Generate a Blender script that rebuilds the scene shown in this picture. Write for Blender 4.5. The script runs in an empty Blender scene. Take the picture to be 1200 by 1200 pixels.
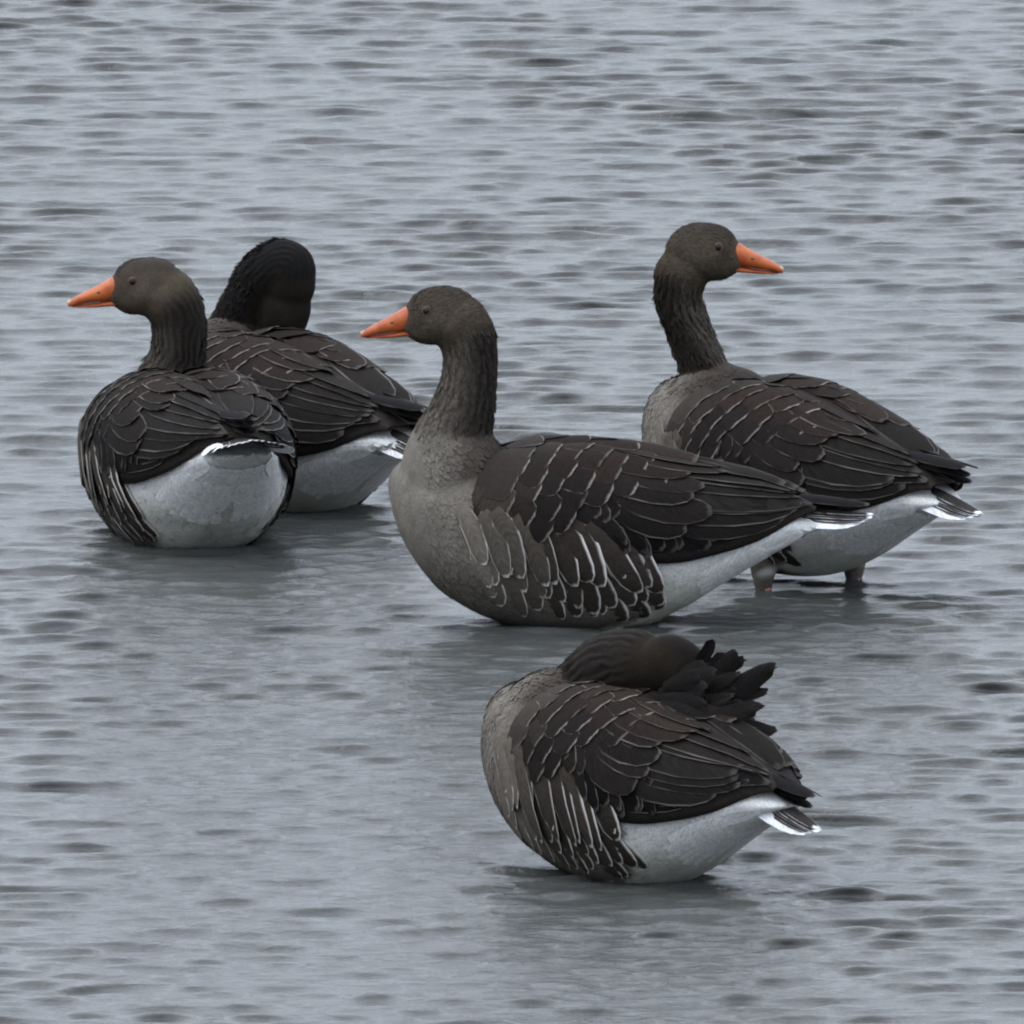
import bpy, bmesh, math, random
import numpy as np
from mathutils import Vector, Matrix

# ------------------------------------------------------------------ camera
sc = bpy.context.scene
ALPHA = math.radians(8.0)          # the camera looks down on the lake by this angle
DIST = 45.0                        # metres to the middle goose
PPM = 900.0                        # photo pixels per metre at that goose
cam_d = bpy.data.cameras.new('camera')
cam = bpy.data.objects.new('camera', cam_d)
sc.collection.objects.link(cam)
sc.camera = cam
cam_d.sensor_width = 36.0
cam_d.lens = 36.0 * DIST / (1200.0 / PPM)
cam_d.clip_start = 0.5
cam_d.clip_end = 9000.0
# the middle goose meets the water at photo pixel (690, 728); the world origin is there
AX, AY = 690.0, 728.0
view = Vector((0, math.cos(ALPHA), -math.sin(ALPHA)))
right = Vector((1, 0, 0))
up = Vector((0, math.sin(ALPHA), math.cos(ALPHA)))
off = right * ((600 - AX) / PPM) + up * ((AY - 600) / PPM)
cam.location = off - view * DIST
cam.rotation_euler = (math.radians(90) - ALPHA, 0, 0)

# ------------------------------------------------------------------ world, sun, exposure
SUN_EL, SUN_AZ = math.radians(58), math.radians(-60)     # high and to the left, veiled by cloud
w = bpy.data.worlds.new('World')
sc.world = w
w.use_nodes = True
nt = w.node_tree
nt.nodes.clear()
out = nt.nodes.new('ShaderNodeOutputWorld')
bg = nt.nodes.new('ShaderNodeBackground')
sky = nt.nodes.new('ShaderNodeTexSky')
sky.sky_type = 'NISHITA'
sky.sun_disc = False
sky.sun_elevation = SUN_EL
sky.sun_rotation = SUN_AZ
sky.air_density = 1.0
sky.dust_density = 4.0
mix = nt.nodes.new('ShaderNodeMixRGB')
mix.inputs['Fac'].default_value = 0.86                   # even cloud deck over the blue
mix.inputs['Color2'].default_value = (8.43, 9.25, 10.55, 1)
nt.links.new(sky.outputs['Color'], mix.inputs['Color1'])
wtc = nt.nodes.new('ShaderNodeTexCoord')                 # standard overcast luminance, (1 + 2 sin h) / 3
wsep = nt.nodes.new('ShaderNodeSeparateXYZ')
nt.links.new(wtc.outputs['Generated'], wsep.inputs[0])
wmr = nt.nodes.new('ShaderNodeMapRange')
wmr.inputs[1].default_value, wmr.inputs[2].default_value = 0.0, 1.0
wmr.inputs[3].default_value, wmr.inputs[4].default_value = 0.46, 1.26
nt.links.new(wsep.outputs[2], wmr.inputs[0])
wmul = nt.nodes.new('ShaderNodeMixRGB')
wmul.blend_type = 'MULTIPLY'
wmul.inputs['Fac'].default_value = 1.0
nt.links.new(mix.outputs['Color'], wmul.inputs['Color1'])
nt.links.new(wmr.outputs[0], wmul.inputs['Color2'])
nt.links.new(wmul.outputs['Color'], bg.inputs['Color'])
bg.inputs['Strength'].default_value = 0.148
nt.links.new(bg.outputs[0], out.inputs['Surface'])
sun_d = bpy.data.lights.new('sun', 'SUN')
sun_d.energy = 0.6
sun_d.angle = math.radians(28)
sun_d.color = (1.0, 0.97, 0.93)
sun = bpy.data.objects.new('sun', sun_d)
sc.collection.objects.link(sun)
sdir = Vector((math.sin(SUN_AZ) * math.cos(SUN_EL), -math.cos(SUN_AZ) * math.cos(SUN_EL), math.sin(SUN_EL)))
sun.rotation_euler = sdir.to_track_quat('Z', 'Y').to_euler()
vs = sc.view_settings
vs.view_transform = 'Standard'
vs.look = 'None'
vs.exposure = 0.80
vs.gamma = 1.0
vs.use_curve_mapping = False
sc.render.engine = 'CYCLES'
sc.cycles.filter_width = 2.2
sc.cycles.max_bounces = 6

C = sc.collection
rng = np.random.default_rng(11)
random.seed(5)


# ------------------------------------------------------------------ helpers
def sstep(a, b, x):
    t = np.clip((x - a) / (b - a), 0, 1)
    return t * t * (3 - 2 * t)


class Curve1D:
    """monotone cubic through stations"""
    def __init__(s, xs, ys):
        o = np.argsort(xs)
        s.x = np.asarray(xs, float)[o]
        s.y = np.asarray(ys, float)[o]
        h = np.diff(s.x)
        d = np.diff(s.y) / h
        m = np.zeros_like(s.y)
        m[0], m[-1] = d[0], d[-1]
        for i in range(1, len(m) - 1):
            if d[i - 1] * d[i] > 0:
                w1, w2 = 2 * h[i] + h[i - 1], h[i] + 2 * h[i - 1]
                m[i] = (w1 + w2) / (w1 / d[i - 1] + w2 / d[i])
        s.m, s.h = m, h

    def __call__(s, q):
        q = np.clip(q, s.x[0], s.x[-1])
        i = np.clip(np.searchsorted(s.x, q) - 1, 0, len(s.h) - 1)
        t = (q - s.x[i]) / s.h[i]
        h = s.h[i]
        return ((2 * t**3 - 3 * t**2 + 1) * s.y[i] + (t**3 - 2 * t**2 + t) * h * s.m[i]
                + (-2 * t**3 + 3 * t**2) * s.y[i + 1] + (t**3 - t**2) * h * s.m[i + 1])


def vnoise(p, f, seed=0):
    """cheap smooth value noise on Nx3 points, -1..1"""
    q = np.asarray(p) * f + seed * 17.31
    i = np.floor(q).astype(np.int64)
    t = q - i
    t = t * t * (3 - 2 * t)

    def h(a, b, c):
        n = (a * 73856093) ^ (b * 19349663) ^ (c * 83492791) ^ (seed * 2654435)
        n = (n ^ (n >> 13)) * 1274126177 & 0x7fffffff
        return (n % 65536) / 32768.0 - 1.0
    r = 0
    for dx in (0, 1):
        for dy in (0, 1):
            for dz in (0, 1):
                wgt = ((t[:, 0] if dx else 1 - t[:, 0]) * (t[:, 1] if dy else 1 - t[:, 1])
                       * (t[:, 2] if dz else 1 - t[:, 2]))
                r = r + wgt * h(i[:, 0] + dx, i[:, 1] + dy, i[:, 2] + dz)
    return r


def new_obj(name, mesh, mat=None, parent=None):
    o = bpy.data.objects.new(name, mesh)
    C.objects.link(o)
    if mat is not None:
        mesh.materials.append(mat)
    if parent is not None:
        o.parent = parent
    return o


def set_smooth(me):
    me.polygons.foreach_set('use_smooth', np.ones(len(me.polygons), bool))


def grid_mesh(name, P, close_u=False, caps=False):
    """P: (nu, nv, 3) points; v closed when close_u"""
    nu, nv, _ = P.shape
    vs_ = P.reshape(-1, 3).tolist()
    f = []
    for i in range(nu - 1):
        for j in range(nv if close_u else nv - 1):
            j2 = (j + 1) % nv
            f.append((i * nv + j, i * nv + j2, (i + 1) * nv + j2, (i + 1) * nv + j))
    if caps:
        f.append(tuple(range(nv))[::-1])
        f.append(tuple((nu - 1) * nv + j for j in range(nv)))
    me = bpy.data.meshes.new(name)
    me.from_pydata(vs_, [], f)
    set_smooth(me)
    return me


# ------------------------------------------------------------------ materials
def new_mat(name):
    m = bpy.data.materials.new(name)
    m.use_nodes = True
    n = m.node_tree.nodes
    return m, n, m.node_tree.links, n['Principled BSDF']


def math_node(n, l, op, a, b=None, clamp=False):
    x = n.new('ShaderNodeMath')
    x.operation = op
    x.use_clamp = clamp
    for k, v in enumerate((a, b)):
        if v is None:
            continue
        if isinstance(v, (int, float)):
            x.inputs[k].default_value = v
        else:
            l.new(v, x.inputs[k])
    return x.outputs[0]


def map_range(n, l, v, a, b, c=0.0, d=1.0):
    x = n.new('ShaderNodeMapRange')
    x.interpolation_type = 'SMOOTHSTEP'
    for k, q in enumerate((v, a, b, c, d)):
        if isinstance(q, (int, float)):
            x.inputs[k].default_value = q
        else:
            l.new(q, x.inputs[k])
    return x.outputs[0]


def feather_material(name, edge, edge_gain=1.0, tip0=0.90, fade0=0.0, tip_gain=1.0, rnd0=0.6):
    """base colour from the object's colour, pale margin (width in its alpha) from the feather's own UVs"""
    m, n, l, b = new_mat(name)
    uv = n.new('ShaderNodeUVMap')
    sep = n.new('ShaderNodeSeparateXYZ')
    l.new(uv.outputs[0], sep.inputs[0])
    oi = n.new('ShaderNodeObjectInfo')
    # frayed margin
    comb = n.new('ShaderNodeCombineXYZ')
    l.new(sep.outputs[0], comb.inputs[0])
    l.new(sep.outputs[1], comb.inputs[1])
    l.new(oi.outputs['Random'], comb.inputs[2])
    nz = n.new('ShaderNodeTexNoise')
    nz.inputs['Scale'].default_value = 3.5
    nz.inputs['Detail'].default_value = 3.0
    l.new(comb.outputs[0], nz.inputs['Vector'])
    jit = math_node(n, l, 'MULTIPLY', math_node(n, l, 'SUBTRACT', nz.outputs['Fac'], 0.5), 0.16)
    a = math_node(n, l, 'ABSOLUTE', math_node(n, l, 'SUBTRACT', math_node(n, l, 'MULTIPLY', sep.outputs[0], 2.0), 1.0))
    a = math_node(n, l, 'ADD', a, jit)
    lo = math_node(n, l, 'SUBTRACT', 1.0, oi.outputs['Alpha'])
    e1 = map_range(n, l, a, lo, 1.02)
    v = math_node(n, l, 'ADD', sep.outputs[1], math_node(n, l, 'MULTIPLY', jit, 0.4))
    e2 = map_range(n, l, v, tip0, 0.985)
    e1 = math_node(n, l, 'MULTIPLY', e1, map_range(n, l, sep.outputs[1], fade0, fade0 + 0.4))
    e2 = math_node(n, l, 'MULTIPLY', e2, tip_gain)
    e = math_node(n, l, 'MAXIMUM', e1, e2)
    e = math_node(n, l, 'MULTIPLY', e, edge_gain)
    rnd = math_node(n, l, 'ADD', rnd0, math_node(n, l, 'MULTIPLY', oi.outputs['Random'], 1.0 - rnd0))
    e = math_node(n, l, 'MULTIPLY', e, rnd)
    e = math_node(n, l, 'MULTIPLY', e, map_range(n, l, nz.outputs['Fac'], 0.32, 0.55, 0.55, 1.0))
    # barbs: fine streaks slanting off the shaft
    bar = n.new('ShaderNodeCombineXYZ')
    l.new(math_node(n, l, 'MULTIPLY', math_node(n, l, 'SUBTRACT', sep.outputs[1], math_node(n, l, 'MULTIPLY', a, 0.16)), 42.0), bar.inputs[0])
    l.new(math_node(n, l, 'MULTIPLY', a, 2.0), bar.inputs[1])
    l.new(math_node(n, l, 'MULTIPLY', oi.outputs['Random'], 9.0), bar.inputs[2])
    nb = n.new('ShaderNodeTexNoise')
    nb.inputs['Scale'].default_value = 1.0
    nb.inputs['Detail'].default_value = 2.0
    l.new(bar.outputs[0], nb.inputs['Vector'])
    tone = map_range(n, l, nb.outputs['Fac'], 0.25, 0.75, 0.72, 1.28)
    mc = n.new('ShaderNodeMixRGB')
    mc.blend_type = 'MULTIPLY'
    mc.inputs['Fac'].default_value = 1.0
    l.new(oi.outputs['Color'], mc.inputs['Color1'])
    l.new(tone, mc.inputs['Color2'])
    me = n.new('ShaderNodeMixRGB')
    l.new(e, me.inputs['Fac'])
    l.new(mc.outputs[0], me.inputs['Color1'])
    me.inputs['Color2'].default_value = (*edge, 1)
    l.new(me.outputs[0], b.inputs['Base Color'])
    b.inputs['Roughness'].default_value = 0.8
    b.inputs['Specular IOR Level'].default_value = 0.07
    bp = n.new('ShaderNodeBump')
    bp.inputs['Strength'].default_value = 0.35
    bp.inputs['Distance'].default_value = 0.0008
    l.new(nb.outputs['Fac'], bp.inputs['Height'])
    l.new(bp.outputs[0], b.inputs['Normal'])
    return m


def plumage_material(name, scale=420.0, bump=0.3):
    m, n, l, b = new_mat(name)
    at = n.new('ShaderNodeAttribute')
    at.attribute_name = 'Col'
    tc = n.new('ShaderNodeTexCoord')
    nz = n.new('ShaderNodeTexNoise')
    nz.inputs['Scale'].default_value = scale
    nz.inputs['Detail'].default_value = 3.0
    l.new(tc.outputs['Object'], nz.inputs['Vector'])
    tone = map_range(n, l, nz.outputs['Fac'], 0.25, 0.75, 0.78, 1.22)
    mc = n.new('ShaderNodeMixRGB')
    mc.blend_type = 'MULTIPLY'
    mc.inputs['Fac'].default_value = 1.0
    l.new(at.outputs['Color'], mc.inputs['Color1'])
    l.new(tone, mc.inputs['Color2'])
    l.new(mc.outputs[0], b.inputs['Base Color'])
    b.inputs['Roughness'].default_value = 0.85
    b.inputs['Specular IOR Level'].default_value = 0.06
    bp = n.new('ShaderNodeBump')
    bp.inputs['Strength'].default_value = bump
    bp.inputs['Distance'].default_value = 0.001
    l.new(nz.outputs['Fac'], bp.inputs['Height'])
    l.new(bp.outputs[0], b.inputs['Normal'])
    return m


def simple_material(name, col, rough, var=0.15, scale=90.0, spec=0.4, col2=None):
    m, n, l, b = new_mat(name)
    tc = n.new('ShaderNodeTexCoord')
    nz = n.new('ShaderNodeTexNoise')
    nz.inputs['Scale'].default_value = scale
    nz.inputs['Detail'].default_value = 4.0
    l.new(tc.outputs['Object'], nz.inputs['Vector'])
    me = n.new('ShaderNodeMixRGB')
    l.new(map_range(n, l, nz.outputs['Fac'], 0.3, 0.7), me.inputs['Fac'])
    me.inputs['Color1'].default_value = (*[c * (1 - var) for c in col], 1)
    me.inputs['Color2'].default_value = (*(col2 or [min(1, c * (1 + var)) for c in col]), 1)
    l.new(me.outputs[0], b.inputs['Base Color'])
    b.inputs['Roughness'].default_value = rough
    b.inputs['Specular IOR Level'].default_value = spec
    return m


M_WING = feather_material('brown wing feather', (0.34, 0.30, 0.26), 0.50, 0.95, 0.25, 0.35, 0.3)
M_COVERT = feather_material('brown covert feather', (0.34, 0.30, 0.26), 0.60, 0.94, 0.30, 1.0, 0.2)
M_DARKF = feather_material('dark scapular feather', (0.05, 0.04, 0.035), 0.3)
M_FLANK = feather_material('flank feather', (0.60, 0.57, 0.53), 1.1, 0.955, 0.05, 0.6)
M_TAIL = feather_material('tail feather', (0.86, 0.87, 0.88), 1.3, 0.94, -0.5)
M_WHITE = feather_material('white feather', (0.84, 0.85, 0.86), 0.5)
M_BODY = plumage_material('body plumage')
M_PLUM = plumage_material('small feathers', 300.0, 0.2)
M_BILL = simple_material('orange bill', (0.34, 0.062, 0.014), 0.45, 0.25, 60, 0.35, (0.38, 0.092, 0.018))
M_NAIL = simple_material('pale bill nail', (0.36, 0.25, 0.18), 0.5, 0.25, 200)
M_DARK = simple_material('dark horn', (0.02, 0.012, 0.01), 0.5)
M_EYE = simple_material('dark eye', (0.010, 0.007, 0.005), 0.06, 0.1, 90, 0.25)
M_RING = simple_material('orange eye ring', (0.10, 0.05, 0.03), 0.6)
M_LEG = simple_material('dull pink leg', (0.36, 0.15, 0.10), 0.55, 0.3, 120)

# ------------------------------------------------------------------ water
def water():
    def axis(lo, hi, step, far):
        core = np.arange(lo, hi + step / 2, step)
        tail = []
        d, s = 0.0, step
        while d < far:
            s *= 1.22
            d += s
            tail.append(d)
        t = np.array(tail)
        return np.concatenate([(lo - t)[::-1], core, hi + t]), np.concatenate([np.diff(np.concatenate([[0], t]))[::-1], np.full(len(core), step), np.diff(np.concatenate([[0], t]))])
    xs, sx = axis(-1.15, 1.15, 0.0065, 4000)
    ys, sy = axis(-4.2, 7.2, 0.0062, 4000)
    X, Y = np.meshgrid(xs, ys)
    S = np.maximum(sx[None, :], sy[:, None])
    Z = np.zeros_like(X)
    r = np.random.default_rng(3)
    near = S < 0.2
    fx, fy, fs = X[near], Y[near], S[near]
    z = np.zeros_like(fx)
    # slow gusts change the ripple height from place to place
    g = np.zeros_like(fx)
    for k in range(7):
        a = r.uniform(0, 2 * math.pi)
        L = r.uniform(0.7, 2.2)
        g += np.sin((fx * math.cos(a) + fy * math.sin(a) * 0.6) * 2 * math.pi / L + r.uniform(0, 6.28))
    gust = np.clip(1.0 + 0.10 * g, 0.85, 1.3)
    # a wide band of wind ripples, crests lying across the view
    N = 190
    for k in range(N):
        L = 0.030 * (0.30 / 0.030) ** (k / (N - 1)) * r.uniform(0.93, 1.07)
        spread = r.normal(0, 0.31 if L < 0.09 else (0.25 if L < 0.2 else 0.22))
        a = math.radians(92) + spread
        slope = WAVE_SLOPE * math.sqrt(2.0 / N) * math.exp(-(math.log(L / 0.066) / 0.80) ** 2) * 1.35
        amp = slope * L / (2 * math.pi)
        kx, ky = math.cos(a) * 2 * math.pi / L, math.sin(a) * 2 * math.pi / L
        fade = np.clip(L / (5 * fs), 0, 1) ** 2
        z += amp * fade * np.sin(fx * kx + fy * ky + r.uniform(0, 6.283))
    z *= gust
    # crests a little sharper than troughs
    z += 10.0 * z * z
    lean = -1.8 * z                      # the wind leans the ripples towards the shore we look from
    for (gx, gy, amp) in RINGS:
        d = np.hypot((fx - gx), (fy - gy))
        env = amp * np.exp(-((d - 0.25) / 0.22) ** 2)
        z += env * np.sin(d * 2 * math.pi / 0.075)
    Z[near] = z
    Yd = Y.copy()
    Yd[near] += np.where(fs < 0.03, lean, 0)
    nx, ny = len(xs), len(ys)
    co = np.stack([X, Yd, Z], -1).reshape(-1, 3).astype(np.float32)
    i = np.arange(ny - 1)[:, None] * nx + np.arange(nx - 1)[None, :]
    q = np.stack([i, i + 1, i + nx + 1, i + nx], -1).reshape(-1, 4).astype(np.int32)
    me = bpy.data.meshes.new('water')
    me.vertices.add(len(co))
    me.vertices.foreach_set('co', co.ravel())
    me.loops.add(q.size)
    me.loops.foreach_set('vertex_index', q.ravel())
    me.polygons.add(len(q))
    me.polygons.foreach_set('loop_start', np.arange(0, q.size, 4, dtype=np.int32))
    me.update(calc_edges=True)
    set_smooth(me)
    m, n, l, b = new_mat('lake water')
    b.inputs['Base Color'].default_value = (0.052, 0.058, 0.060, 1)
    b.inputs['IOR'].default_value = 1.333
    b.inputs['Roughness'].default_value = 0.12
    tc = n.new('ShaderNodeTexCoord')
    # silt makes the shallows a little uneven
    nz = n.new('ShaderNodeTexNoise')
    nz.inputs['Scale'].default_value = 1.3
    nz.inputs['Detail'].default_value = 3
    l.new(tc.outputs['Object'], nz.inputs['Vector'])
    mc = n.new('ShaderNodeMixRGB')
    l.new(nz.outputs['Fac'], mc.inputs['Fac'])
    mc.inputs['Color1'].default_value = (0.041, 0.043, 0.041, 1)
    mc.inputs['Color2'].default_value = (0.061, 0.063, 0.059, 1)
    l.new(mc.outputs[0], b.inputs['Base Color'])
    # capillary ripples too fine for the mesh
    mp = n.new('ShaderNodeMapping')
    mp.inputs['Scale'].default_value = (40, 90, 30)
    l.new(tc.outputs['Object'], mp.inputs['Vector'])
    n1 = n.new('ShaderNodeTexNoise')
    n1.inputs['Scale'].default_value = 1.0
    n1.inputs['Detail'].default_value = 4
    n1.inputs['Roughness'].default_value = 0.6
    l.new(mp.outputs[0], n1.inputs['Vector'])
    bp = n.new('ShaderNodeBump')
    bp.inputs['Strength'].default_value = 1.0
    bp.inputs['Distance'].default_value = 0.004
    l.new(n1.outputs['Fac'], bp.inputs['Height'])
    l.new(bp.outputs[0], b.inputs['Normal'])
    o = new_obj('water', me, m)
    o['kind'] = 'structure'
    o['label'] = 'grey rippled shallow lake water'
    return o


WAVE_SLOPE = 0.18

# ------------------------------------------------------------------ goose form (local: +X forward, +Y left, +Z up)
TX = [0.258, 0.252, 0.238, 0.215, 0.18, 0.13, 0.06, 0.0, -0.06, -0.12, -0.18, -0.23, -0.27, -0.30, -0.315]
TT = [0.190, 0.202, 0.212, 0.218, 0.222, 0.224, 0.226, 0.225, 0.217, 0.204, 0.180, 0.159, 0.143, 0.132, 0.127]
TB = [0.170, 0.145, 0.108, 0.070, 0.036, 0.008, -0.010, -0.014, -0.008, 0.016, 0.052, 0.082, 0.104, 0.119, 0.126]
TW = [0.012, 0.036, 0.062, 0.083, 0.101, 0.115, 0.121, 0.122, 0.116, 0.103, 0.084, 0.064, 0.046, 0.030, 0.014]
t_top, t_bot, t_w = Curve1D(TX, TT), Curve1D(TX, TB), Curve1D(TX, TW)


def torso(x, ph):
    x = np.asarray(x, float)
    ph = np.asarray(ph, float)
    c, s = np.cos(ph), np.sin(ph)
    e = 2 / 2.25
    y = t_w(x) * np.sign(c) * np.abs(c) ** e
    zt, zb = t_top(x), t_bot(x)
    z = (zt + zb) / 2 + (zt - zb) / 2 * np.sign(s) * np.abs(s) ** e
    return np.stack([x + 0 * y, y, z], -1)


WX = [0.150, 0.142, 0.120, 0.09, 0.05, 0.0, -0.06, -0.12, -0.18, -0.23, -0.265, -0.29, -0.305]
WT = [0.200, 0.214, 0.229, 0.236, 0.240, 0.239, 0.230, 0.216, 0.203, 0.191, 0.177, 0.165, 0.156]
WL = [0.165, 0.150, 0.142, 0.137, 0.130, 0.122, 0.112, 0.106, 0.113, 0.124, 0.138, 0.148, 0.152]
WW = [0.085, 0.104, 0.118, 0.125, 0.130, 0.132, 0.127, 0.114, 0.094, 0.073, 0.052, 0.034, 0.020]
w_top, w_low, w_w = Curve1D(WX, WT), Curve1D(WX, WL), Curve1D(WX, WW)


def wing_surf(x, v, side):
    x = np.asarray(x, float)
    v = np.asarray(v, float)
    ph = np.clip(v, -0.2, 1.0) * math.pi / 2
    e = 2 / 2.3
    c = np.cos(ph)
    s = np.sin(ph)
    y = w_w(x) * np.abs(c) ** e
    z = w_low(x) + (w_top(x) - w_low(x)) * np.sign(s) * np.abs(s) ** e
    z = z - 0.010 * np.exp(-(y / 0.028) ** 2)
    return np.stack([x + 0 * y, side * y, z], -1)


def torso_surf(x, v, side):
    return torso(x, np.asarray(v) * math.pi / 2) * np.array([1, side, 1])


def feather_geo(surf, side, r0, r1, hw, lift0, lift1, bow=0.0, blunt=0.62, curl=0.0, asym=0.0, tilt=0.0):
    """strip that lies on surf from r0=(x,v) to r1, hw half width; returns grid"""
    T = np.array([0, .2, .42, .62, .8, .93, 1.0])
    U = np.array([-1, -.5, 0, .5, 1.0])
    xs = r0[0] + (r1[0] - r0[0]) * T
    vv = r0[1] + (r1[1] - r0[1]) * T + bow * np.sin(T * math.pi)
    P = surf(xs, vv, side)
    h = 0.004
    Dx = surf(xs + h, vv, side) - surf(xs - h, vv, side)
    Dv = surf(xs, vv + 0.03, side) - surf(xs, vv - 0.03, side)
    N = np.cross(Dx, Dv)
    N /= np.linalg.norm(N, axis=1)[:, None] + 1e-9
    ctr = np.stack([xs, 0 * xs, 0 * xs + 0.13], -1)
    flip = np.sign(np.sum(N * (P - ctr), 1))
    N *= np.where(flip == 0, 1, flip)[:, None]
    G = np.gradient(P, axis=0)
    G /= np.linalg.norm(G, axis=1)[:, None] + 1e-9
    L = np.cross(N, G)
    prof = (0.55 + 0.45 * sstep(0, 0.45, T)) * np.where(T > blunt, np.sqrt(np.clip(1 - ((T - blunt) / (1 - blunt + 0.012)) ** 2.3, 0.02, 1)), 1)
    off = lift0 + (lift1 - lift0) * T ** 1.3 + curl * T ** 3
    g = (P[:, None, :] + L[:, None, :] * (U[None, :, None] * hw * prof[:, None, None])
         + L[:, None, :] * (asym * hw * (T ** 2))[:, None, None]
         + N[:, None, :] * (off[:, None, None] + tilt * side * hw * U[None, :, None] * sstep(.12, .65, T)[:, None, None] - (hw * 0.13) * (U ** 2)[None, :, None] * prof[:, None, None]))
    return g, T, U


_fcache = []
for _i in range(6):
    for _j in range(4):
        _fcache.append((_i * 5 + _j, _i * 5 + _j + 1, (_i + 1) * 5 + _j + 1, (_i + 1) * 5 + _j))
_T7 = [0, .2, .42, .62, .8, .93, 1.0]
_U5 = [0, .25, .5, .75, 1.0]


def feather_obj(name, g, mat, parent, col, edge):
    me = bpy.data.meshes.new(name)
    me.from_pydata(g.reshape(-1, 3).tolist(), [], _fcache)
    set_smooth(me)
    uvl = me.uv_layers.new(name='UVMap')
    li = np.empty(len(me.loops), np.int32)
    me.loops.foreach_get('vertex_index', li)
    uv = np.stack([np.array(_U5)[li % 5], np.array(_T7)[li // 5]], -1)
    uvl.data.foreach_set('uv', uv.ravel().astype(np.float32))
    o = new_obj(name, me, mat, parent)
    o.color = (*col, edge)
    return o


def free_feather(root, direc, normal, length, hw, droop=0.0, side_bow=0.0, blunt=0.62):
    """feather standing off the body: straight with a droop against its normal"""
    T = np.array(_T7)
    U = np.array([-1, -.5, 0, .5, 1.0])
    d = np.array(direc, float)
    d /= np.linalg.norm(d)
    n = np.array(normal, float)
    n -= d * (n @ d)
    n /= np.linalg.norm(n)
    s = np.cross(n, d)
    P = np.array(root)[None] + d[None] * (T * length)[:, None] - n[None] * (droop * length * T ** 2)[:, None] + s[None] * (side_bow * length * T ** 2)[:, None]
    prof = (0.5 + 0.5 * sstep(0, 0.5, T)) * np.where(T > blunt, np.sqrt(np.clip(1 - ((T - blunt) / (1 - blunt + 0.012)) ** 2.3, 0.02, 1)), 1)
    return (P[:, None, :] + s[None, None, :] * (U[None, :, None] * hw * prof[:, None, None])
            - n[None, None, :] * (hw * 0.22 * (U ** 2)[None, :, None] * prof[:, None, None]))


def lathe_bill(name, sect, fr, mat, parent):
    """sect rows: f, top, bottom, half width (head frame); fr: 4x4-ish (origin, f, s, u)"""
    o, f, s, u = fr
    ph = np.linspace(0, 2 * math.pi, 20, endpoint=False)
    P = []
    for (a, zt, zb, hw) in sect:
        c, q = np.cos(ph), np.sin(ph)
        e = 0.85
        yy = hw * np.sign(c) * np.abs(c) ** e
        zz = (zt + zb) / 2 + (zt - zb) / 2 * np.sign(q) * np.abs(q) ** e
        P.append(o[None] + f[None] * a + s[None] * yy[:, None] + u[None] * zz[:, None])
    me = grid_mesh(name, np.array(P), True, True)
    return new_obj(name, me, mat, parent)


def ball(name, c, r, mat, parent, axes=None, seg=14):
    bm = bmesh.new()
    bmesh.ops.create_uvsphere(bm, u_segments=seg, v_segments=max(6, seg // 2 + 1), radius=1.0)
    me = bpy.data.meshes.new(name)
    A = np.eye(3) if axes is None else np.array(axes).T
    for v in bm.verts:
        p = A @ (np.array(v.co) * np.array(r)) + c
        v.co = p
    bmesh.ops.recalc_face_normals(bm, faces=bm.faces)
    bm.to_mesh(me)
    bm.free()
    set_smooth(me)
    return new_obj(name, me, mat, parent)


def resample(path, n):
    p = np.array(path, float)
    d = np.concatenate([[0], np.cumsum(np.linalg.norm(np.diff(p[:, :3], axis=0), axis=1))])
    # Catmull-Rom through the points
    q = np.linspace(0, d[-1], n)
    outp = np.zeros((n, p.shape[1]))
    m = np.zeros_like(p)
    for i in range(len(p)):
        a, b = max(0, i - 1), min(len(p) - 1, i + 1)
        m[i] = (p[b] - p[a]) / (d[b] - d[a])
    i = np.clip(np.searchsorted(d, q) - 1, 0, len(p) - 2)
    h = (d[i + 1] - d[i])
    t = ((q - d[i]) / h)[:, None]
    h = h[:, None]
    outp = ((2 * t**3 - 3 * t**2 + 1) * p[i] + (t**3 - 2 * t**2 + t) * h * m[i]
            + (-2 * t**3 + 3 * t**2) * p[i + 1] + (t**3 - t**2) * h * m[i + 1])
    return outp


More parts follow.
